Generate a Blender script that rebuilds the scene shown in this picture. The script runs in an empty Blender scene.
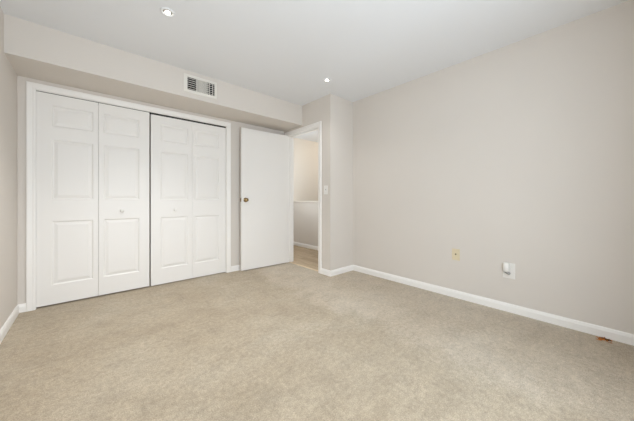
import bpy, bmesh, math, random
from mathutils import Vector, Matrix
random.seed(7)
SC = bpy.context.scene
COL = SC.collection
PI = math.pi

# ------------------------------------------------------------------ camera
CAM_H, CAM_D, YAW, F_PX, HORIZON = 1.026, 3.527, 0.7267, 255.95, 199.45
cd = bpy.data.cameras.new('camera')
cam = bpy.data.objects.new('camera', cd)
COL.objects.link(cam)
cd.sensor_fit = 'HORIZONTAL'
cd.sensor_width = 36.0
cd.lens = F_PX * 36.0 / 634.0
cd.shift_y = -(210.5 - HORIZON) / 634.0
cd.clip_start = 0.02
cam.location = (0, -CAM_D, CAM_H)
cam.rotation_euler = (PI / 2, 0, -YAW)
SC.camera = cam

# ------------------------------------------------------------------ world, window light, exposure
world = bpy.data.worlds.new('sky')
SC.world = world
world.use_nodes = True
wn = world.node_tree.nodes['Background']
wn.inputs['Color'].default_value = (0.86, 0.93, 1.0, 1)
wn.inputs['Strength'].default_value = 3.0


def area(name, loc, rot, sx, sy, power, color):
    l = bpy.data.lights.new(name, 'AREA')
    l.shape = 'RECTANGLE'
    l.size, l.size_y = sx, sy
    l.energy = power
    l.color = color
    o = bpy.data.objects.new(name, l)
    o.location = loc
    o.rotation_euler = rot
    COL.objects.link(o)
    return o


# daylight coming in through the window behind the camera
area('window_daylight', (0.78, -4.12, 1.13), (PI / 2, 0, 0), 1.8, 2.0, 66.0, (0.82, 0.916, 1.0))

SC.view_settings.view_transform = 'Standard'
SC.view_settings.look = 'None'
SC.view_settings.gamma = 1.0
SC.view_settings.use_curve_mapping = False
SC.view_settings.exposure = -0.10
try:
    SC.cycles.max_bounces = 16
    SC.cycles.diffuse_bounces = 10
    SC.cycles.sample_clamp_indirect = 6.0
except Exception:
    pass


# ------------------------------------------------------------------ materials
def lin(r, g, b):
    f = lambda c: (c / 255 / 12.92) if c / 255 <= 0.04045 else ((c / 255 + 0.055) / 1.055) ** 2.4
    return (f(r), f(g), f(b), 1)


def mat(name, rgb, rough=0.5, metal=0.0, spec=0.5, noise=0.0, nscale=8.0, bump=0.0, bscale=200.0, bdist=0.001):
    m = bpy.data.materials.new(name)
    m.use_nodes = True
    nt = m.node_tree
    b = nt.nodes['Principled BSDF']
    b.inputs['Roughness'].default_value = rough
    b.inputs['Metallic'].default_value = metal
    b.inputs['Specular IOR Level'].default_value = spec
    base = lin(*rgb)
    tc = nt.nodes.new('ShaderNodeTexCoord')
    if noise > 0:
        n = nt.nodes.new('ShaderNodeTexNoise')
        n.inputs['Scale'].default_value = nscale
        n.inputs['Detail'].default_value = 4
        nt.links.new(tc.outputs['Object'], n.inputs['Vector'])
        r = nt.nodes.new('ShaderNodeValToRGB')
        r.color_ramp.elements[0].position = 0.3
        r.color_ramp.elements[1].position = 0.7
        r.color_ramp.elements[0].color = tuple(c * (1 - noise) for c in base[:3]) + (1,)
        r.color_ramp.elements[1].color = tuple(min(1, c * (1 + noise)) for c in base[:3]) + (1,)
        nt.links.new(n.outputs['Fac'], r.inputs['Fac'])
        nt.links.new(r.outputs['Color'], b.inputs['Base Color'])
    else:
        b.inputs['Base Color'].default_value = base
    if bump > 0:
        n2 = nt.nodes.new('ShaderNodeTexNoise')
        n2.inputs['Scale'].default_value = bscale
        n2.inputs['Detail'].default_value = 3
        nt.links.new(tc.outputs['Object'], n2.inputs['Vector'])
        bp = nt.nodes.new('ShaderNodeBump')
        bp.inputs['Strength'].default_value = bump
        bp.inputs['Distance'].default_value = bdist
        nt.links.new(n2.outputs['Fac'], bp.inputs['Height'])
        nt.links.new(bp.outputs['Normal'], b.inputs['Normal'])
    return m


def emit(name, rgb, strength):
    m = bpy.data.materials.new(name)
    m.use_nodes = True
    nt = m.node_tree
    b = nt.nodes['Principled BSDF']
    b.inputs['Base Color'].default_value = (0.9, 0.9, 0.9, 1)
    b.inputs['Emission Color'].default_value = lin(*rgb)
    b.inputs['Emission Strength'].default_value = strength
    return m


M_WALL = mat('greige_wall_paint', (214, 208, 201), 0.75, spec=0.25, noise=0.012, nscale=1.5, bump=0.12, bscale=260)
M_CEIL = mat('ceiling_paint', (229, 231, 234), 0.9, spec=0.15, bump=0.1, bscale=300)
M_TRIM = mat('white_trim_paint', (239, 237, 234), 0.4, spec=0.4)
M_DOOR = mat('white_door_paint', (235, 233, 230), 0.45, spec=0.4, bump=0.05, bscale=90)
M_HALLUP = mat('cream_hall_paint', (226, 220, 211), 0.8, spec=0.2)
M_WHITE = mat('white_plastic', (232, 230, 226), 0.35)
M_IVORY = mat('ivory_plastic', (219, 206, 176), 0.4)
M_GREY = mat('grey_plastic', (150, 148, 144), 0.45)
M_DARK = mat('painted_recess_shade', (30, 29, 28), 0.8)  # near-black stands in for shade inside the vent and outlet slots
M_TRACK = mat('dark_track', (38, 35, 33), 0.5)
M_BRASS = mat('worn_brass', (158, 136, 98), 0.25, metal=1.0)
M_STEEL = mat('brushed_nickel', (170, 168, 162), 0.35, metal=1.0)
M_VENT = mat('vent_enamel', (226, 223, 216), 0.45)
M_CLOSET = mat('closet_inside_paint', (190, 185, 178), 0.8)
M_RUST = mat('rusty_fibres', (160, 98, 40), 0.9, noise=0.5, nscale=60)
M_BROWN = mat('dark_brown_fibres', (92, 60, 30), 0.9, noise=0.4, nscale=60)
M_LENS = emit('lamp_lens', (255, 246, 232), 14.0)


def glass_mat():
    m = bpy.data.materials.new('window_glass')
    m.use_nodes = True
    nt = m.node_tree
    nt.nodes.clear()
    out = nt.nodes.new('ShaderNodeOutputMaterial')
    mix = nt.nodes.new('ShaderNodeMixShader')
    mix.inputs[0].default_value = 0.06
    t = nt.nodes.new('ShaderNodeBsdfTransparent')
    g = nt.nodes.new('ShaderNodeBsdfGlossy')
    g.inputs['Roughness'].default_value = 0.02
    nt.links.new(t.outputs[0], mix.inputs[1])
    nt.links.new(g.outputs[0], mix.inputs[2])
    nt.links.new(mix.outputs[0], out.inputs[0])
    return m


M_GLASS = glass_mat()


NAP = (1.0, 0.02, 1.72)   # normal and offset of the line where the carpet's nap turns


def carpet_mat():
    m = bpy.data.materials.new('beige_carpet')
    m.use_nodes = True
    nt = m.node_tree
    N, L = nt.nodes, nt.links
    b = N['Principled BSDF']
    b.inputs['Roughness'].default_value = 1.0
    b.inputs['Specular IOR Level'].default_value = 0.05
    try:
        b.inputs['Sheen Weight'].default_value = 0.15
        b.inputs['Sheen Roughness'].default_value = 0.6
    except Exception:
        pass
    tc = N.new('ShaderNodeTexCoord')

    def noise(scale, detail, rough=0.6, dist=0.0, vec=None):
        n = N.new('ShaderNodeTexNoise')
        n.inputs['Scale'].default_value = scale
        n.inputs['Detail'].default_value = detail
        n.inputs['Roughness'].default_value = rough
        n.inputs['Distortion'].default_value = dist
        L.new(vec if vec else tc.outputs['Object'], n.inputs['Vector'])
        return n.outputs['Fac']

    def ramp(fac, stops):
        r = N.new('ShaderNodeValToRGB')
        e = r.color_ramp.elements
        e[0].position, e[0].color = stops[0]
        e[1].position, e[1].color = stops[-1]
        for p, c in stops[1:-1]:
            k = e.new(p)
            k.color = c
        L.new(fac, r.inputs['Fac'])
        return r.outputs['Color']

    def mul(a, bcol, fac=1.0):
        x = N.new('ShaderNodeMix')
        x.data_type = 'RGBA'
        x.blend_type = 'MULTIPLY'
        x.inputs['Factor'].default_value = fac
        L.new(a, x.inputs[6])
        L.new(bcol, x.inputs[7])
        return x.outputs[2]
    g = lambda v: (v, v, v, 1)
    # brushed and trodden pile: broad patches whose nap leans one way or another
    base = ramp(noise(1.3, 4, 0.6, 0.5), [(0.34, lin(177, 162, 139)), (0.52, lin(185, 171, 149)), (0.68, lin(191, 179, 159))])
    mp = N.new('ShaderNodeMapping')
    mp.inputs['Rotation'].default_value = (0, 0, 0.6)
    mp.inputs['Scale'].default_value = (2.2, 7.0, 1)
    L.new(tc.outputs['Object'], mp.inputs['Vector'])
    streak = ramp(noise(1.6, 5, 0.65, 0.8, mp.outputs['Vector']), [(0.33, g(0.93)), (0.52, g(1.0)), (0.70, g(1.03))])
    clump = ramp(noise(38, 3, 0.7), [(0.3, g(0.80)), (0.7, g(1.12))])
    tuft = ramp(noise(170, 2, 0.7), [(0.3, g(0.66)), (0.72, g(1.18))])
    blot = ramp(noise(6.5, 4, 0.7, 0.3), [(0.32, g(0.90)), (0.5, g(1.0)), (0.68, g(1.05))])
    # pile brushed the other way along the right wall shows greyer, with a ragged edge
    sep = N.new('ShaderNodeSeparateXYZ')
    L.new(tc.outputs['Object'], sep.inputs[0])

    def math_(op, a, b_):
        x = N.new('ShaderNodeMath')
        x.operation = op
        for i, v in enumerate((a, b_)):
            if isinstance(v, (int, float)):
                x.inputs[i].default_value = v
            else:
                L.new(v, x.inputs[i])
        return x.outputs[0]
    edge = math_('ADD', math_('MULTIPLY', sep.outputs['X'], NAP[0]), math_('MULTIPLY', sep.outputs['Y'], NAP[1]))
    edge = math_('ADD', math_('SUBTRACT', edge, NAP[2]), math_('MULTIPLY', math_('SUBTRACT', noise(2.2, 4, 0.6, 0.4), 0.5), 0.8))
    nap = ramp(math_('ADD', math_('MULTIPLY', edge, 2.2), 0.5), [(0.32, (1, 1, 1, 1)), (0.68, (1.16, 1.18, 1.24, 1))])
    c = mul(mul(mul(mul(mul(base, streak), blot), nap), clump), tuft)
    L.new(c, b.inputs['Base Color'])
    bp = N.new('ShaderNodeBump')
    bp.inputs['Strength'].default_value = 0.6
    bp.inputs['Distance'].default_value = 0.006
    L.new(noise(170, 3, 0.7), bp.inputs['Height'])
    bp2 = N.new('ShaderNodeBump')
    bp2.inputs['Strength'].default_value = 0.35
    bp2.inputs['Distance'].default_value = 0.02
    L.new(noise(22, 3, 0.6), bp2.inputs['Height'])
    L.new(bp.outputs['Normal'], bp2.inputs['Normal'])
    L.new(bp2.outputs['Normal'], b.inputs['Normal'])
    return m


M_CARPET = carpet_mat()


def wood_mat():
    m = bpy.data.materials.new('oak_plank_floor')
    m.use_nodes = True
    nt = m.node_tree
    N, L = nt.nodes, nt.links
    b = N['Principled BSDF']
    b.inputs['Roughness'].default_value = 0.45
    tc = N.new('ShaderNodeTexCoord')
    mp = N.new('ShaderNodeMapping')
    mp.inputs['Rotation'].default_value = (0, 0, PI / 2)
    L.new(tc.outputs['Object'], mp.inputs['Vector'])
    br = N.new('ShaderNodeTexBrick')
    br.inputs['Scale'].default_value = 1.0
    br.inputs['Brick Width'].default_value = 0.9
    br.inputs['Row Height'].default_value = 0.13
    br.inputs['Mortar Size'].default_value = 0.0015
    br.inputs['Color1'].default_value = lin(190, 170, 142)
    br.inputs['Color2'].default_value = lin(166, 144, 116)
    br.inputs['Mortar'].default_value = lin(110, 88, 66)
    L.new(mp.outputs['Vector'], br.inputs['Vector'])
    mp2 = N.new('ShaderNodeMapping')
    mp2.inputs['Scale'].default_value = (22, 2.0, 1)
    L.new(tc.outputs['Object'], mp2.inputs['Vector'])
    n = N.new('ShaderNodeTexNoise')
    n.inputs['Scale'].default_value = 2.0
    n.inputs['Detail'].default_value = 5
    L.new(mp2.outputs['Vector'], n.inputs['Vector'])
    r = N.new('ShaderNodeValToRGB')
    r.color_ramp.elements[0].position = 0.3
    r.color_ramp.elements[0].color = (0.75, 0.73, 0.70, 1)
    r.color_ramp.elements[1].position = 0.7
    r.color_ramp.elements[1].color = (1.08, 1.06, 1.04, 1)
    L.new(n.outputs['Fac'], r.inputs['Fac'])
    x = N.new('ShaderNodeMix')
    x.data_type = 'RGBA'
    x.blend_type = 'MULTIPLY'
    x.inputs['Factor'].default_value = 1.0
    L.new(br.outputs['Color'], x.inputs[6])
    L.new(r.outputs['Color'], x.inputs[7])
    L.new(x.outputs[2], b.inputs['Base Color'])
    return m


M_WOOD = wood_mat()


# ------------------------------------------------------------------ helpers
def add_box(bm, x0, x1, y0, y1, z0, z1, bevel=0.0, seg=2):
    g = bmesh.ops.create_cube(bm, size=1.0)
    vs = g['verts']
    for v in vs:
        v.co = Vector(((x0 + x1) / 2 + v.co.x * (x1 - x0), (y0 + y1) / 2 + v.co.y * (y1 - y0), (z0 + z1) / 2 + v.co.z * (z1 - z0)))
    if bevel > 0:
        es = list({e for v in vs for e in v.link_edges})
        bmesh.ops.bevel(bm, geom=es, offset=bevel, segments=seg, affect='EDGES', profile=0.5)


def add_lathe(bm, prof, n=32, mtx=Matrix()):
    """revolve (radius, height) profile about local z, then transform"""
    rings = []
    for r, h in prof:
        if r < 1e-6:
            rings.append([bm.verts.new(mtx @ Vector((0, 0, h)))])
        else:
            rings.append([bm.verts.new(mtx @ Vector((r * math.cos(2 * PI * k / n), r * math.sin(2 * PI * k / n), h))) for k in range(n)])
    for a, b in zip(rings[:-1], rings[1:]):
        for k in range(n):
            q = (k + 1) % n
            if len(a) == 1:
                bm.faces.new((a[0], b[k], b[q]))
            elif len(b) == 1:
                bm.faces.new((a[k], b[0], a[q]))
            else:
                bm.faces.new((a[k], b[k], b[q], a[q]))


def add_extrude(bm, prof, p0, p1, out, up=Vector((0, 0, 1)), m0=0.0, m1=0.0):
    """extrude profile of (across, up) points from p0 to p1; m0 and m1 mitre the ends along the run by across*m"""
    p0, p1, out = Vector(p0), Vector(p1), Vector(out)
    d = (p1 - p0).normalized()
    A = [bm.verts.new(p0 + out * a + up * b - d * a * m0) for a, b in prof]
    B = [bm.verts.new(p1 + out * a + up * b + d * a * m1) for a, b in prof]
    n = len(prof)
    for i in range(n):
        j = (i + 1) % n
        bm.faces.new((A[i], A[j], B[j], B[i]))
    bm.faces.new(A[::-1])
    bm.faces.new(B)


def obj(name, bm, m, parent=None, smooth=False, loc=None):
    bmesh.ops.recalc_face_normals(bm, faces=bm.faces)
    me = bpy.data.meshes.new(name)
    bm.to_mesh(me)
    bm.free()
    me.materials.append(m)
    if smooth:
        for p in me.polygons:
            p.use_smooth = True
    o = bpy.data.objects.new(name, me)
    COL.objects.link(o)
    if parent:
        o.parent = parent
    if loc:
        o.location = loc
    return o


def box(name, b, m, parent=None, bevel=0.0):
    bm = bmesh.new()
    add_box(bm, *b, bevel=bevel)
    return obj(name, bm, m, parent)


def boxes(name, bs, m, parent=None, bevel=0.0):
    bm = bmesh.new()
    for b in bs:
        add_box(bm, *b, bevel=bevel)
    return obj(name, bm, m, parent)


def struct(o, label=None, cat=None):
    o['kind'] = 'structure'
    if label:
        o['label'] = label
    if cat:
        o['category'] = cat
    return o


def thing(name, label, cat, loc=(0, 0, 0), rot=(0, 0, 0), group=None):
    o = bpy.data.objects.new(name, None)
    COL.objects.link(o)
    o.empty_display_size = 0.05
    o.location = loc
    o.rotation_euler = rot
    o['label'] = label
    o['category'] = cat
    if group:
        o['group'] = group
    return o


# ------------------------------------------------------------------ dimensions
CEIL = 2.44
XL, XR, XD = -0.487, 2.866, 2.404        # left wall, right wall, doorway wall
YN = -1.092                              # face of the short return wall
YB = -3.98                               # window wall behind the camera
YS, ZS = -0.489, 2.146                   # bulkhead face and underside
CX0, CX1, CZ = -0.377, 1.437, 2.052      # closet opening
DY0, DY1, DZ = -0.862, -0.095, 2.055     # doorway opening
T = 0.115                                # wall thickness
HX = 3.45                                # hall half wall
HY = 1.20                                # hall end wall

# ------------------------------------------------------------------ floor and ceiling
struct(box('floor', (XL - T, XD + 0.045, YB - T, 0.02, -0.10, 0.0), M_CARPET), 'beige cut-pile carpet covering the bedroom floor', 'carpet')
struct(box('floor_alcove', (XD + 0.045, XR + T, YB - T, YN + T / 2, -0.10, 0.0), M_CARPET))
struct(box('floor_hall', (XD + 0.045, 4.75, YN + T / 2, HY + T, -0.10, 0.0), M_WOOD), 'tan wood plank floor of the hallway through the doorway', 'floor')
struct(box('ceiling', (XL - T, XR + T, YB - T, 0.0, CEIL, CEIL + 0.1), M_CEIL), 'flat pale grey-white ceiling with two recessed lights', 'ceiling')
struct(boxes('ceiling_hall', [(XR + T, 4.75, -1.1, HY + T, CEIL, CEIL + 0.1), (XD, XR + T, 0.0, HY + T, CEIL, CEIL + 0.1)], M_CEIL))

# ------------------------------------------------------------------ walls
struct(box('wall_left', (XL - T, XL, YB - T, T, 0, CEIL), M_WALL), 'greige wall at the far left edge of the photo', 'wall')
struct(boxes('wall_back', [(XL, CX0, 0, T, 0, CEIL), (CX1, XD + T, 0, T, 0, CEIL), (CX0, CX1, 0, T, CZ, CEIL)], M_WALL),
       'greige wall holding the bifold closet doors', 'wall')
struct(box('ceiling_bulkhead', (XL, XD, YS, 0, ZS, CEIL), M_WALL), 'boxed greige bulkhead running above the closet doors', 'bulkhead')
struct(boxes('wall_doorway', [(XD, XD + T, YN, DY0, 0, CEIL), (XD, XD + T, DY1, 0, 0, CEIL), (XD, XD + T, DY0, DY1, DZ, CEIL)], M_WALL),
       'narrow greige wall around the open doorway', 'wall')
struct(box('wall_return', (XD + T, XR + T, YN, YN + T, 0, CEIL), M_WALL), 'short greige return wall between doorway and right wall', 'wall')
struct(box('wall_right', (XR, XR + T, YB - T, YN, 0, CEIL), M_WALL), 'long bare greige wall on the right', 'wall')
WX0, WX1, WZ0, WZ1 = -0.07, 1.63, 0.15, 2.12
struct(boxes('wall_front', [(XL, WX0, YB - T, YB, 0, CEIL), (WX1, XR, YB - T, YB, 0, CEIL), (WX0, WX1, YB - T, YB, 0, WZ0), (WX0, WX1, YB - T, YB, WZ1, CEIL)], M_WALL))
# closet interior behind the doors
struct(boxes('wall_closet', [(CX0 - 0.3, CX0 - 0.25, T, 0.75, 0, CEIL), (CX1 + 0.25, CX1 + 0.3, T, 0.75, 0, CEIL), (CX0 - 0.3, CX1 + 0.3, 0.75, 0.80, 0, CEIL),
                             (CX0 - 0.3, CX1 + 0.3, T, 0.75, CEIL - 0.05, CEIL)], M_CLOSET))
struct(box('floor_closet', (CX0 - 0.3, CX1 + 0.3, 0.02, 0.80, -0.10, 0.0), M_CARPET))
# hallway
struct(box('wall_hall_left', (XD, XD + T, T, HY, 0, CEIL), M_WALL))
struct(box('wall_hall_end', (XD, 4.75, HY, HY + T, -0.1, CEIL), M_HALLUP), 'cream wall lit from above beyond the hallway half wall', 'wall')
struct(box('wall_hall_near', (XR + T, 4.75, -1.1, YN + T, 0, CEIL), M_WALL))
struct(box('wall_stair', (4.70, 4.75, YN + T, HY, -0.1, CEIL), M_HALLUP))
struct(box('wall_hall_half', (HX, HX + T, YN + T, HY, 0, 0.965), M_WALL), 'low grey half wall seen through the doorway', 'half wall')
struct(box('trim_5', (HX - 0.018, HX + T + 0.018, YN + T, HY, 0.965, 0.995), M_HALLUP, bevel=0.004), 'cream cap along the top of the half wall', 'wall cap')

# window behind the camera
win = struct(boxes('window_1', [(WX0, WX1, YB - 0.09, YB - 0.03, WZ0, WZ0 + 0.05), (WX0, WX1, YB - 0.09, YB - 0.03, WZ1 - 0.05, WZ1),
                                (WX0, WX0 + 0.05, YB - 0.09, YB - 0.03, WZ0, WZ1), (WX1 - 0.05, WX1, YB - 0.09, YB - 0.03, WZ0, WZ1),
                                (0.755, 0.805, YB - 0.09, YB - 0.03, WZ0, WZ1)], M_TRIM))
box('pane', (WX0 + 0.05, WX1 - 0.05, YB - 0.063, YB - 0.058, WZ0 + 0.05, WZ1 - 0.05), M_GLASS, win)

# ------------------------------------------------------------------ baseboards
BB = [(0, 0), (0.014, 0), (0.014, 0.052), (0.011, 0.060), (0.0095, 0.067), (0.006, 0.074), (0, 0.076)]


def baseboard(name, p0, p1, out, m0=0.0, m1=0.0, label=None):
    bm = bmesh.new()
    add_extrude(bm, BB, p0, p1, out, m0=m0, m1=m1)
    return struct(obj(name, bm, M_TRIM), label, 'baseboard' if label else None)


CW = 0.056  # casing width
baseboard('baseboard_left', (XL, YB, 0), (XL, 0, 0), (1, 0, 0), m1=-1, label='white baseboard along the left wall')
baseboard('baseboard_back_left', (XL, 0, 0), (CX0 - CW, 0, 0), (0, -1, 0), m0=-1)
baseboard('baseboard_back_right', (CX1 + CW, 0, 0), (XD, 0, 0), (0, -1, 0), label='short white baseboard behind the open door')
baseboard('baseboard_doorway', (XD, DY0 - CW + 0.003, 0), (XD, YN, 0), (-1, 0, 0), m1=1, label='white baseboard below the light switch')
baseboard('baseboard_return', (XD, YN, 0), (XR, YN, 0), (0, -1, 0), m0=1, m1=-1, label='white baseboard on the short return wall')
baseboard('baseboard_right', (XR, YN, 0), (XR, YB, 0), (-1, 0, 0), m0=-1, label='long white baseboard along the right wall')
baseboard('baseboard_front', (XL, YB, 0), (XR, YB, 0), (0, 1, 0))
baseboard('baseboard_hall', (HX, YN + T, 0), (HX, HY, 0), (-1, 0, 0), label='white baseboard of the hallway half wall')

# ------------------------------------------------------------------ casings
# colonial casing profile: across = width from opening outwards, height off the wall
CP = [(0, 0), (0, 0.011), (0.006, 0.0125), (0.018, 0.0115), (0.026, 0.014), (0.040, 0.0165), (0.050, 0.017), (CW, 0.0145), (CW, 0)]


def casing(parent, wall_n, a0, a1, ztop, at):
    """mitred U of casing round an opening; at(a, h, z) gives a world point, a along the wall, h off the wall"""
    def piece(name, s, e, outv):
        # s,e: (a,z) ends of inner edge ; outv (da,dz) outward per unit width; mitre at ends flagged in tuple
        bm = bmesh.new()
        A, B = [], []
        for w, h in CP:
            A.append(bm.verts.new(at(s[0] + outv[0] * w + s[2] * w, h, s[1] + outv[1] * w + s[3] * w)))
            B.append(bm.verts.new(at(e[0] + outv[0] * w + e[2] * w, h, e[1] + outv[1] * w + e[3] * w)))
        n = len(CP)
        for i in range(n):
            j = (i + 1) % n
            bm.faces.new((A[i], A[j], B[j], B[i]))
        bm.faces.new(A)
        bm.faces.new(B[::-1])
        return obj(name, bm, M_TRIM, parent)
    piece('side_casing', (a0, 0, 0, 0), (a0, ztop, 0, 1), (-1, 0))
    piece('side_casing', (a1, 0, 0, 0), (a1, ztop, 0, 1), (1, 0))
    piece('head_casing', (a0, ztop, -1, 0), (a1, ztop, 1, 0), (0, 1))


t1 = thing('trim_1', 'white moulded casing framing the closet doors', 'door casing')
struct(t1)
casing(t1, None, CX0, CX1, CZ, lambda a, h, z: Vector((a, -h, z)))
boxes('jamb_lining', [(CX0 - 0.001, CX0 + 0.004, 0.0, T, 0, CZ), (CX1 - 0.004, CX1 + 0.001, 0.0, T, 0, CZ), (CX0, CX1, 0.0, T, CZ - 0.004, CZ + 0.001)], M_TRIM, t1)
t2 = thing('trim_2', 'white casing and jamb of the open doorway', 'door casing')
struct(t2)
casing(t2, None, DY0, DY1, DZ, lambda a, h, z: Vector((XD - h, a, z)))
casing(t2, None, DY0, DY1, DZ, lambda a, h, z: Vector((XD + T + h, a, z)))
boxes('jamb_lining', [(XD, XD + T, DY0 - 0.001, DY0 + 0.004, 0, DZ), (XD, XD + T, DY1 - 0.004, DY1 + 0.001, 0, DZ), (XD, XD + T, DY0, DY1, DZ - 0.004, DZ + 0.001)], M_TRIM, t2)
boxes('door_stop', [(XD + 0.042, XD + 0.078, DY0 + 0.004, DY0 + 0.015, 0, DZ - 0.004), (XD + 0.042, XD + 0.078, DY1 - 0.015, DY1 - 0.004, 0, DZ - 0.004),
                    (XD + 0.042, XD + 0.078, DY0 + 0.015, DY1 - 0.015, DZ - 0.015, DZ - 0.004)], M_TRIM, t2)
bm = bmesh.new()
add_extrude(bm, [(0, 0), (0.036, 0), (0.030, 0.005), (0.018, 0.008), (0.006, 0.005)], (XD + 0.028, DY0 + 0.004, 0), (XD + 0.028, DY1 - 0.004, 0), (1, 0, 0))
struct(obj('trim_3', bm, mat('threshold_strip', (216, 196, 164), 0.4)), 'pale threshold strip between carpet and hall floor', 'threshold')


# ------------------------------------------------------------------ bifold closet doors
def panel_leaf(bm, w, h, thick, panels):
    """leaf with its front face at y=0 looking to -y and moulded panels (x0,x1,z0,z1)"""
    xs = sorted({0, w} | {round(p[0], 4) for p in panels} | {round(p[1], 4) for p in panels})
    zs = sorted({0, h} | {round(p[2], 4) for p in panels} | {round(p[3], 4) for p in panels})

    def quad(a, b, c, d):
        bm.faces.new([bm.verts.new(v) for v in (a, b, c, d)])
    for i in range(len(xs) - 1):
        for j in range(len(zs) - 1):
            x0, x1, z0, z1 = xs[i], xs[i + 1], zs[j], zs[j + 1]
            if any(abs(p[0] - x0) < 1e-3 and abs(p[1] - x1) < 1e-3 and abs(p[2] - z0) < 1e-3 and abs(p[3] - z1) < 1e-3 for p in panels):
                # moulded sticking: bead down into a groove, up a bevel to a raised field
                steps = [(0, 0), (0.004, 0.003), (0.010, 0.0085), (0.016, 0.0095), (0.040, 0.0025), (0.043, 0.002)]
                R = []
                for ins, dep in steps:
                    R.append([Vector((x0 + ins, dep, z0 + ins)), Vector((x1 - ins, dep, z0 + ins)), Vector((x1 - ins, dep, z1 - ins)), Vector((x0 + ins, dep, z1 - ins))])
                for a, b in zip(R[:-1], R[1:]):
                    for k in range(4):
                        q = (k + 1) % 4
                        quad(a[k], a[q], b[q], b[k])
                quad(*R[-1])
            else:
                quad(Vector((x0, 0, z0)), Vector((x1, 0, z0)), Vector((x1, 0, z1)), Vector((x0, 0, z1)))
    V = lambda x, y, z: Vector((x, y, z))
    quad(V(0, thick, 0), V(0, thick, h), V(w, thick, h), V(w, thick, 0))
    quad(V(0, 0, 0), V(0, 0, h), V(0, thick, h), V(0, thick, 0))
    quad(V(w, 0, 0), V(w, thick, 0), V(w, thick, h), V(w, 0, h))
    quad(V(0, 0, 0), V(0, thick, 0), V(w, thick, 0), V(w, 0, 0))
    quad(V(0, 0, h), V(w, 0, h), V(w, thick, h), V(0, thick, h))
    bmesh.ops.remove_doubles(bm, verts=bm.verts, dist=1e-5)


LEAF_Z0, LEAF_H, LEAF_T = 0.014, 2.028, 0.034
PZ = [(0.185, 0.802), (1.012, 1.590), (1.715, 1.920)]   # above the leaf's bottom


def small_knob(x, y, z, parent):
    bm = bmesh.new()
    add_lathe(bm, [(0.0, 0.0), (0.011, 0.0), (0.010, 0.004), (0.007, 0.008), (0.007, 0.014), (0.014, 0.018), (0.019, 0.024), (0.017, 0.030), (0.009, 0.033), (0, 0.0335)], 28,
              Matrix.Translation((x, y, z)) @ Matrix.Rotation(PI / 2, 4, 'X'))
    o = obj('knob', bm, M_WHITE, parent, smooth=True)
    return o


def bifold(label, x0, xf, x1, knob_x, bottom, height, tilt, pan):
    """x0..xf and xf..x1 are the two leaves; pan gives their panel x ranges in world x"""
    yf = 0.012
    t = thing('bifold_door', label, 'closet door', (x0, yf, bottom), (0, tilt, 0), 'bifold closet doors')
    for (a, b), (p0, p1) in zip(((x0, xf - 0.0012), (xf + 0.0012, x1)), pan):
        bm = bmesh.new()
        panel_leaf(bm, b - a, height, LEAF_T, [(p0 - a, p1 - a, z0, z1) for z0, z1 in PZ])
        lf = obj('door_leaf', bm, M_DOOR, t, loc=(a - x0, 0, 0))
        if a <= knob_x <= b:
            small_knob(knob_x - a, 0.0, 0.888, lf)
    bm = bmesh.new()
    for z in (0.25, 1.0, 1.75):
        add_lathe(bm, [(0, 0), (0.004, 0), (0.004, 0.07), (0, 0.07)], 10, Matrix.Translation((xf - x0, LEAF_T + 0.004, z)))
    obj('hinge', bm, M_STEEL, t)
    return t


bifold('left pair of white panelled bifold closet doors, nearer the left wall', CX0 + 0.005, 0.071, 0.524, 0.267, 0.014, 2.028, 0.0,
       ((-0.272, 0.031), (0.112, 0.428)))
bifold('right pair of white panelled bifold closet doors, nearer the open door', 0.538, 0.991, CX1 - 0.007, 0.790, 0.010, 2.017, 0.0,
       ((0.637, 0.943), (1.020, 1.335)))
struct(box('trim_4', (CX0 + 0.004, CX1 - 0.004, 0.016, 0.044, CZ - 0.022, CZ - 0.004), M_TRACK), 'dark metal track above the closet doors', 'door track')

# ------------------------------------------------------------------ swing door, opened against the closet wall
DW, DH, DT = 0.780, 2.038, 0.035
hx, hy = XD - 0.014, -0.130
fx, fy = 1.626, -0.102
ang = math.atan2(fy - hy, fx - hx)
door = thing('door_1', 'flush white bedroom door standing open beside the closet', 'door', (hx, hy, 0.012), (0, 0, ang))
struct(door)
# local x runs from hinge to latch edge; the face seen in the room is local y = 0, the slab lies at y < 0
box('door_slab', (0, DW, -DT, 0, 0, DH), M_DOOR, door, bevel=0.0015)


def door_knob(side):
    s = 1 if side > 0 else -1
    y = 0.0 if s > 0 else -DT
    base = Matrix.Translation((DW - 0.062, y, 1.008)) @ Matrix.Rotation(-s * PI / 2, 4, 'X')
    bm = bmesh.new()
    add_lathe(bm, [(0, 0.0), (0.032, 0.0), (0.032, 0.003), (0.028, 0.007), (0.016, 0.010), (0, 0.010)], 36, base)
    r = obj('knob_rose', bm, M_BRASS, door, smooth=True)
    bm = bmesh.new()
    add_lathe(bm, [(0.011, 0.008), (0.010, 0.022), (0.013, 0.028), (0.022, 0.033), (0.0265, 0.041), (0.0265, 0.048), (0.021, 0.056), (0.010, 0.0595), (0, 0.060)], 36, base)
    obj('door_knob', bm, M_BRASS, door, smooth=True)


door_knob(1)
door_knob(-1)
boxes('latch_plate', [(DW, DW + 0.0015, -DT / 2 - 0.012, -DT / 2 + 0.012, 0.98, 1.037), (DW, DW + 0.008, -DT / 2 - 0.006, -DT / 2 + 0.006, 1.0, 1.017)], M_BRASS, door)
for z in (0.20, 1.0, 1.80):
    bm = bmesh.new()
    add_lathe(bm, [(0, 0), (0.0055, 0), (0.0055, 0.085), (0.003, 0.09), (0, 0.09)], 14, Matrix.Translation((-0.007, -DT - 0.004, z)))
    obj('hinge', bm, M_BRASS, door)

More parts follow.
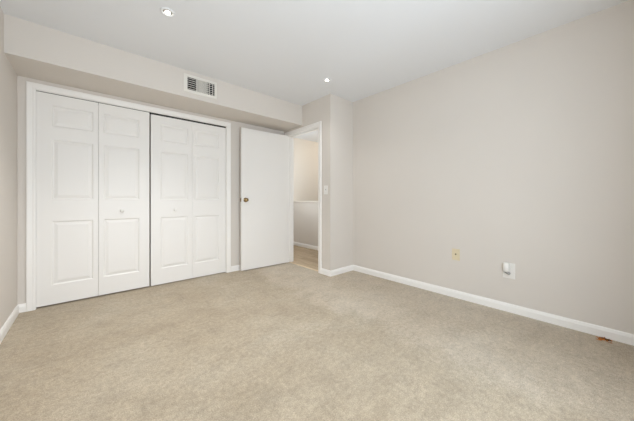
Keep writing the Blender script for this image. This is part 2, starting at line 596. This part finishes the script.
# ------------------------------------------------------------------ air vent on the bulkhead
vx0, vx1, vz0, vz1 = 0.764, 1.120, 2.203, 2.399
ix0, ix1, iz0, iz1 = 0.800, 1.093, 2.232, 2.370
vent = thing('air_vent', 'white louvred air vent high on the bulkhead above the closet', 'vent', (vx0, YS, vz0))
W, H = vx1 - vx0, vz1 - vz0
a0, a1, b0, b1 = ix0 - vx0, ix1 - vx0, iz0 - vz0, iz1 - vz0
bm = bmesh.new()
ringO = [(0, 0), (W, 0), (W, H), (0, H)]
ringM = [(0.004, 0.004), (W - 0.004, 0.004), (W - 0.004, H - 0.004), (0.004, H - 0.004)]
ringI = [(a0 - 0.004, b0 - 0.004), (a1 + 0.004, b0 - 0.004), (a1 + 0.004, b1 + 0.004), (a0 - 0.004, b1 + 0.004)]
ringJ = [(a0, b0), (a1, b0), (a1, b1), (a0, b1)]
L_ = [[bm.verts.new((x, y, z)) for x, z in r] for r, y in ((ringO, 0.0), (ringO, -0.004), (ringM, -0.008), (ringI, -0.011), (ringJ, -0.009), (ringJ, 0.0))]
for A, B in zip(L_[:-1], L_[1:]):
    for k in range(4):
        q = (k + 1) % 4
        bm.faces.new((A[k], A[q], B[q], B[k]))
obj('vent_frame', bm, M_VENT, vent)
box('vent_shade_plate', (a0 - 0.001, a1 + 0.001, -0.0012, -0.0002, b0 - 0.001, b1 + 0.001), M_DARK, vent)  # flat dark plate painted as the shade behind the louvres


def slat(name, c, half, thick, rotax, rot, axis_len):
    bm = bmesh.new()
    add_box(bm, -axis_len[0], axis_len[0], -axis_len[1], axis_len[1], -axis_len[2], axis_len[2])
    bmesh.ops.transform(bm, matrix=Matrix.Translation(c) @ Matrix.Rotation(rot, 4, rotax), verts=bm.verts)
    return obj(name, bm, M_VENT, vent)


aw = a1 - a0
s1, s2 = a0 + aw * 0.31, a0 + aw * 0.70
nsl = 6
for k in range(nsl):
    z = b0 + (k + 0.5) * (b1 - b0) / nsl
    slat('louvre', ((a0 + s1) / 2, -0.005, z), 0, 0, 'X', 0.35, ((s1 - a0) / 2, 0.0035, 0.0020))
    slat('louvre', ((s2 + a1) / 2, -0.005, z), 0, 0, 'X', 0.35, ((a1 - s2) / 2, 0.0035, 0.0018))
for k in range(9):
    x = s1 + (k + 0.5) * (s2 - s1) / 9
    slat('fin', (x, -0.0055, (b0 + b1) / 2), 0, 0, 'Z', 0.5, (0.0055, 0.0010, (b1 - b0) / 2))
for x in (s2 + 0.010, s2 + 0.028, s2 + 0.066):
    slat('fin', (x, -0.0075, (b0 + b1) / 2), 0, 0, 'Z', 0.0, (0.0022, 0.0022, (b1 - b0) / 2))


# ------------------------------------------------------------------ recessed ceiling lights
def downlight(label, x, y, power):
    t = thing('recessed_light', label, 'ceiling light', (x, y, CEIL), (0, 0, 0), 'recessed ceiling lights')
    bm = bmesh.new()
    add_lathe(bm, [(0.050, 0.0), (0.050, -0.003), (0.047, -0.006), (0.038, -0.007), (0.034, -0.005), (0.032, -0.0015), (0.032, 0.0)], 40)
    obj('trim_ring', bm, M_CEIL, t, smooth=True)
    bm = bmesh.new()
    add_lathe(bm, [(0.0325, -0.0012), (0.026, -0.0030), (0.0, -0.0042)], 32)
    obj('reflector', bm, M_STEEL, t, smooth=True)
    bm = bmesh.new()
    add_lathe(bm, [(0.0180, -0.0028), (0.0172, -0.0070), (0.012, -0.0100), (0.0, -0.0112)], 28)
    obj('lamp_lens', bm, M_LENS, t, smooth=True)
    l = bpy.data.lights.new('downlight_lamp', 'SPOT')
    l.energy = power
    l.spot_size = 2.0
    l.spot_blend = 1.0
    l.shadow_soft_size = 0.03
    l.color = (1.0, 0.98, 0.955)
    o = bpy.data.objects.new('downlight_lamp', l)
    o.location = (x, y, CEIL - 0.03)
    COL.objects.link(o)
    return t


downlight('recessed ceiling light nearer the left wall, above the air vent', 0.441, -1.335, 110.0)
downlight('recessed ceiling light near the doorway corner', 2.100, -1.345, 14.0)

# stair ceiling lamp and an added hallway sconce, out of sight through the doorway
def dome_lamp(label, x, y, power, color):
    t = thing('dome_lamp', label, 'ceiling light', (x, y, CEIL))
    bm = bmesh.new()
    add_lathe(bm, [(0.10, 0.0), (0.10, -0.02), (0.085, -0.055), (0.05, -0.08), (0, -0.088)], 32)
    obj('lamp_shade', bm, emit('dome_lamp_glass', (255, 226, 186), 4.0), t, smooth=True)
    l = bpy.data.lights.new('dome_lamp_light', 'POINT')
    l.energy = power
    l.shadow_soft_size = 0.08
    l.color = color
    o = bpy.data.objects.new('dome_lamp_light', l)
    o.location = (x, y, CEIL - 0.18)
    COL.objects.link(o)


dome_lamp('small dome lamp on the ceiling over the stairs', 4.20, 0.25, 8.0, (1.0, 0.88, 0.74))
ws = thing('added_sconce', 'added unseen half-round sconce brightening the hallway half wall', 'added lamp', (XD + T, 0.36, 1.62))  # sconce added out of sight to brighten the half wall
box('back_plate', (0.0, 0.012, -0.05, 0.05, -0.09, 0.09), M_STEEL, ws, bevel=0.003)
bm = bmesh.new()
add_lathe(bm, [(0.0, -0.07), (0.035, -0.065), (0.055, -0.02), (0.060, 0.05), (0.055, 0.05), (0.048, -0.015), (0.0, -0.055)], 28, Matrix.Translation((0.078, 0, 0)))
obj('lamp_shade', bm, emit('added_sconce_glass', (255, 240, 220), 3.0), ws, smooth=True)
l = bpy.data.lights.new('added_sconce_light', 'POINT')
l.energy = 27.0
l.shadow_soft_size = 0.07
l.color = (0.80, 0.91, 1.0)
o = bpy.data.objects.new('added_sconce_light', l)
o.location = (XD + T + 0.16, 0.36, 1.62)
COL.objects.link(o)


# ------------------------------------------------------------------ wall plates
def plate(name, parent, w, h, d, m):
    bm = bmesh.new()
    add_box(bm, -w / 2, w / 2, -d, 0, -h / 2, h / 2)
    es = [e for e in bm.edges if all(v.co.y < -d + 1e-5 for v in e.verts)]
    bmesh.ops.bevel(bm, geom=es, offset=0.003, segments=3, affect='EDGES', profile=0.5)
    return obj(name, bm, m, parent)


def screws(parent, zs, m):
    for z in zs:
        bm = bmesh.new()
        add_lathe(bm, [(0.0035, 0.0), (0.0035, 0.0008), (0.002, 0.0014), (0, 0.0015)], 14, Matrix.Translation((0, -0.0055, z)) @ Matrix.Rotation(PI / 2, 4, 'X'))
        obj('screw', bm, m, parent, smooth=True)


# local -y faces the room; rotate so it looks to world -x
FACE_X = (0, 0, -PI / 2)
sw = thing('light_switch', 'white toggle light switch beside the doorway', 'light switch', (XD, -1.006, 1.155), FACE_X)
plate('wall_plate', sw, 0.074, 0.118, 0.0055, M_WHITE)
bm = bmesh.new()
add_box(bm, -0.005, 0.005, -0.018, -0.005, -0.004, 0.004, bevel=0.0015)
bmesh.ops.transform(bm, matrix=Matrix.Translation((0, -0.0, -0.006)) @ Matrix.Rotation(0.45, 4, 'X'), verts=bm.verts)
obj('toggle', bm, M_WHITE, sw)
box('toggle_slot', (-0.006, 0.006, -0.0062, -0.0050, -0.013, 0.013), M_GREY, sw)
screws(sw, (0.030, -0.030), M_WHITE)

cx = thing('cable_outlet', 'ivory wall plate with a single dark cable jack', 'wall outlet', (XR, -2.491, 0.450), FACE_X)
plate('wall_plate', cx, 0.076, 0.118, 0.0055, M_IVORY)
bm = bmesh.new()
add_lathe(bm, [(0.0075, 0.0), (0.0075, 0.003), (0.0050, 0.003), (0.0050, 0.011), (0.0038, 0.011), (0.0030, 0.004), (0, 0.004)], 24,
          Matrix.Translation((0, -0.0050, 0.004)) @ Matrix.Rotation(PI / 2, 4, 'X'))
obj('cable_jack', bm, mat('dark_jack', (110, 92, 66), 0.4, metal=0.6), cx)
screws(cx, (0.042, -0.042), M_IVORY)

po = thing('power_outlet', 'white wall outlet holding a plug-in unit, right of the ivory plate', 'wall outlet', (XR, -2.944, 0.376), FACE_X)
plate('wall_plate', po, 0.092, 0.140, 0.006, M_WHITE)
for z in (0.022, -0.022):
    bm = bmesh.new()
    add_lathe(bm, [(0.0175, 0.0), (0.0175, 0.0015), (0.0165, 0.0022), (0, 0.0022)], 28, Matrix.Translation((0.0, -0.0055, z)) @ Matrix.Rotation(PI / 2, 4, 'X'))
    rc = obj('receptacle', bm, M_WHITE, po)
    boxes('slots', [(-0.0075, -0.0055, -0.0082, -0.0075, z - 0.002, z + 0.007), (0.0055, 0.0075, -0.0082, -0.0075, z - 0.001, z + 0.006), (-0.002, 0.002, -0.0082, -0.0075, z - 0.011, z - 0.007)], M_DARK, rc)
screws(po, (0.0,), M_WHITE)

pu = thing('plug_in_unit', 'small white plug-in unit with a grey base, stuck in the white wall outlet', 'plug-in unit', (XR - 0.0075, -2.931, 0.385), FACE_X)
bm = bmesh.new()
# tapering rounded body, domed at the top
secs = [(-0.016, 0.021, 0.032), (-0.008, 0.023, 0.036), (0.015, 0.0245, 0.037), (0.040, 0.0238, 0.035), (0.058, 0.019, 0.031), (0.067, 0.012, 0.021)]
rings = []
for z, hw, dp in secs:
    ring = []
    for k in range(20):
        a = 2 * PI * k / 20
        ca, sa = math.cos(a), math.sin(a)
        sg = lambda v, p: math.copysign(abs(v) ** p, v)
        ring.append(bm.verts.new((hw * sg(ca, 0.6), -dp / 2 - 0.001 + dp / 2 * sg(sa, 0.6), z)))
    rings.append(ring)
for A, B in zip(rings[:-1], rings[1:]):
    for k in range(20):
        q = (k + 1) % 20
        bm.faces.new((A[k], A[q], B[q], B[k]))
bm.faces.new(rings[0][::-1])
bm.faces.new(rings[-1])
obj('housing', bm, M_WHITE, pu, smooth=True)
bm = bmesh.new()
add_lathe(bm, [(0, 0), (0.013, 0.0), (0.0145, 0.006), (0.0145, 0.026), (0.012, 0.030), (0, 0.030)], 24, Matrix.Translation((-0.010, -0.020, -0.016)) @ Matrix.Rotation(2.05, 4, 'Y') @ Matrix.Diagonal((0.85, 0.85, 1.35, 1)))
obj('grey_base', bm, M_GREY, pu, smooth=True)['label'] = 'grey round base of the unit'

# ------------------------------------------------------------------ frayed rusty patch in the carpet by the right baseboard
bm = bmesh.new()
P0 = Vector((2.822, -3.520, 0.0))
for k in range(40):
    a = random.gauss(0, 0.017)
    b = random.gauss(-0.004, 0.014)
    c = P0 + Vector((b, a, 0))
    if c.x > 2.845:
        continue
    ln, w, h = random.uniform(0.010, 0.026), random.uniform(0.0015, 0.004), random.uniform(0.004, 0.011)
    d = random.uniform(-0.7, 0.7) + PI / 2
    u = Vector((math.cos(d), math.sin(d), 0)) * ln / 2
    n = Vector((-u.y, u.x, 0)).normalized() * w
    tip = random.uniform(0.3, 1.0)
    v = [bm.verts.new(q) for q in (c - u - n, c - u + n, c + u + n, c + u - n, c - u * 0.6 + Vector((0, 0, h)), c + u * 0.6 + Vector((0, 0, h * tip)))]
    for f in ((0, 1, 4), (1, 2, 5, 4), (2, 3, 5), (3, 0, 4, 5), (3, 2, 1, 0)):
        bm.faces.new([v[i] for i in f])
fr = thing('frayed_carpet_patch', 'small rusty brown frayed patch in the carpet against the right baseboard', 'carpet damage', (0, 0, 0))
obj('frayed_fibres', bm, M_RUST, fr)
bm = bmesh.new()
for k in range(9):
    a = random.gauss(0.0, 0.014) - 0.008
    c = P0 + Vector((random.gauss(-0.004, 0.006), a, 0.002))
    add_lathe(bm, [(0, 0.0), (0.005, 0.0), (0.004, 0.006), (0, 0.009)], 7, Matrix.Translation(c) @ Matrix.Diagonal((0.7, random.uniform(1.2, 2.6), 1.0, 1.0)))
obj('dark_clumps', bm, M_BROWN, fr)
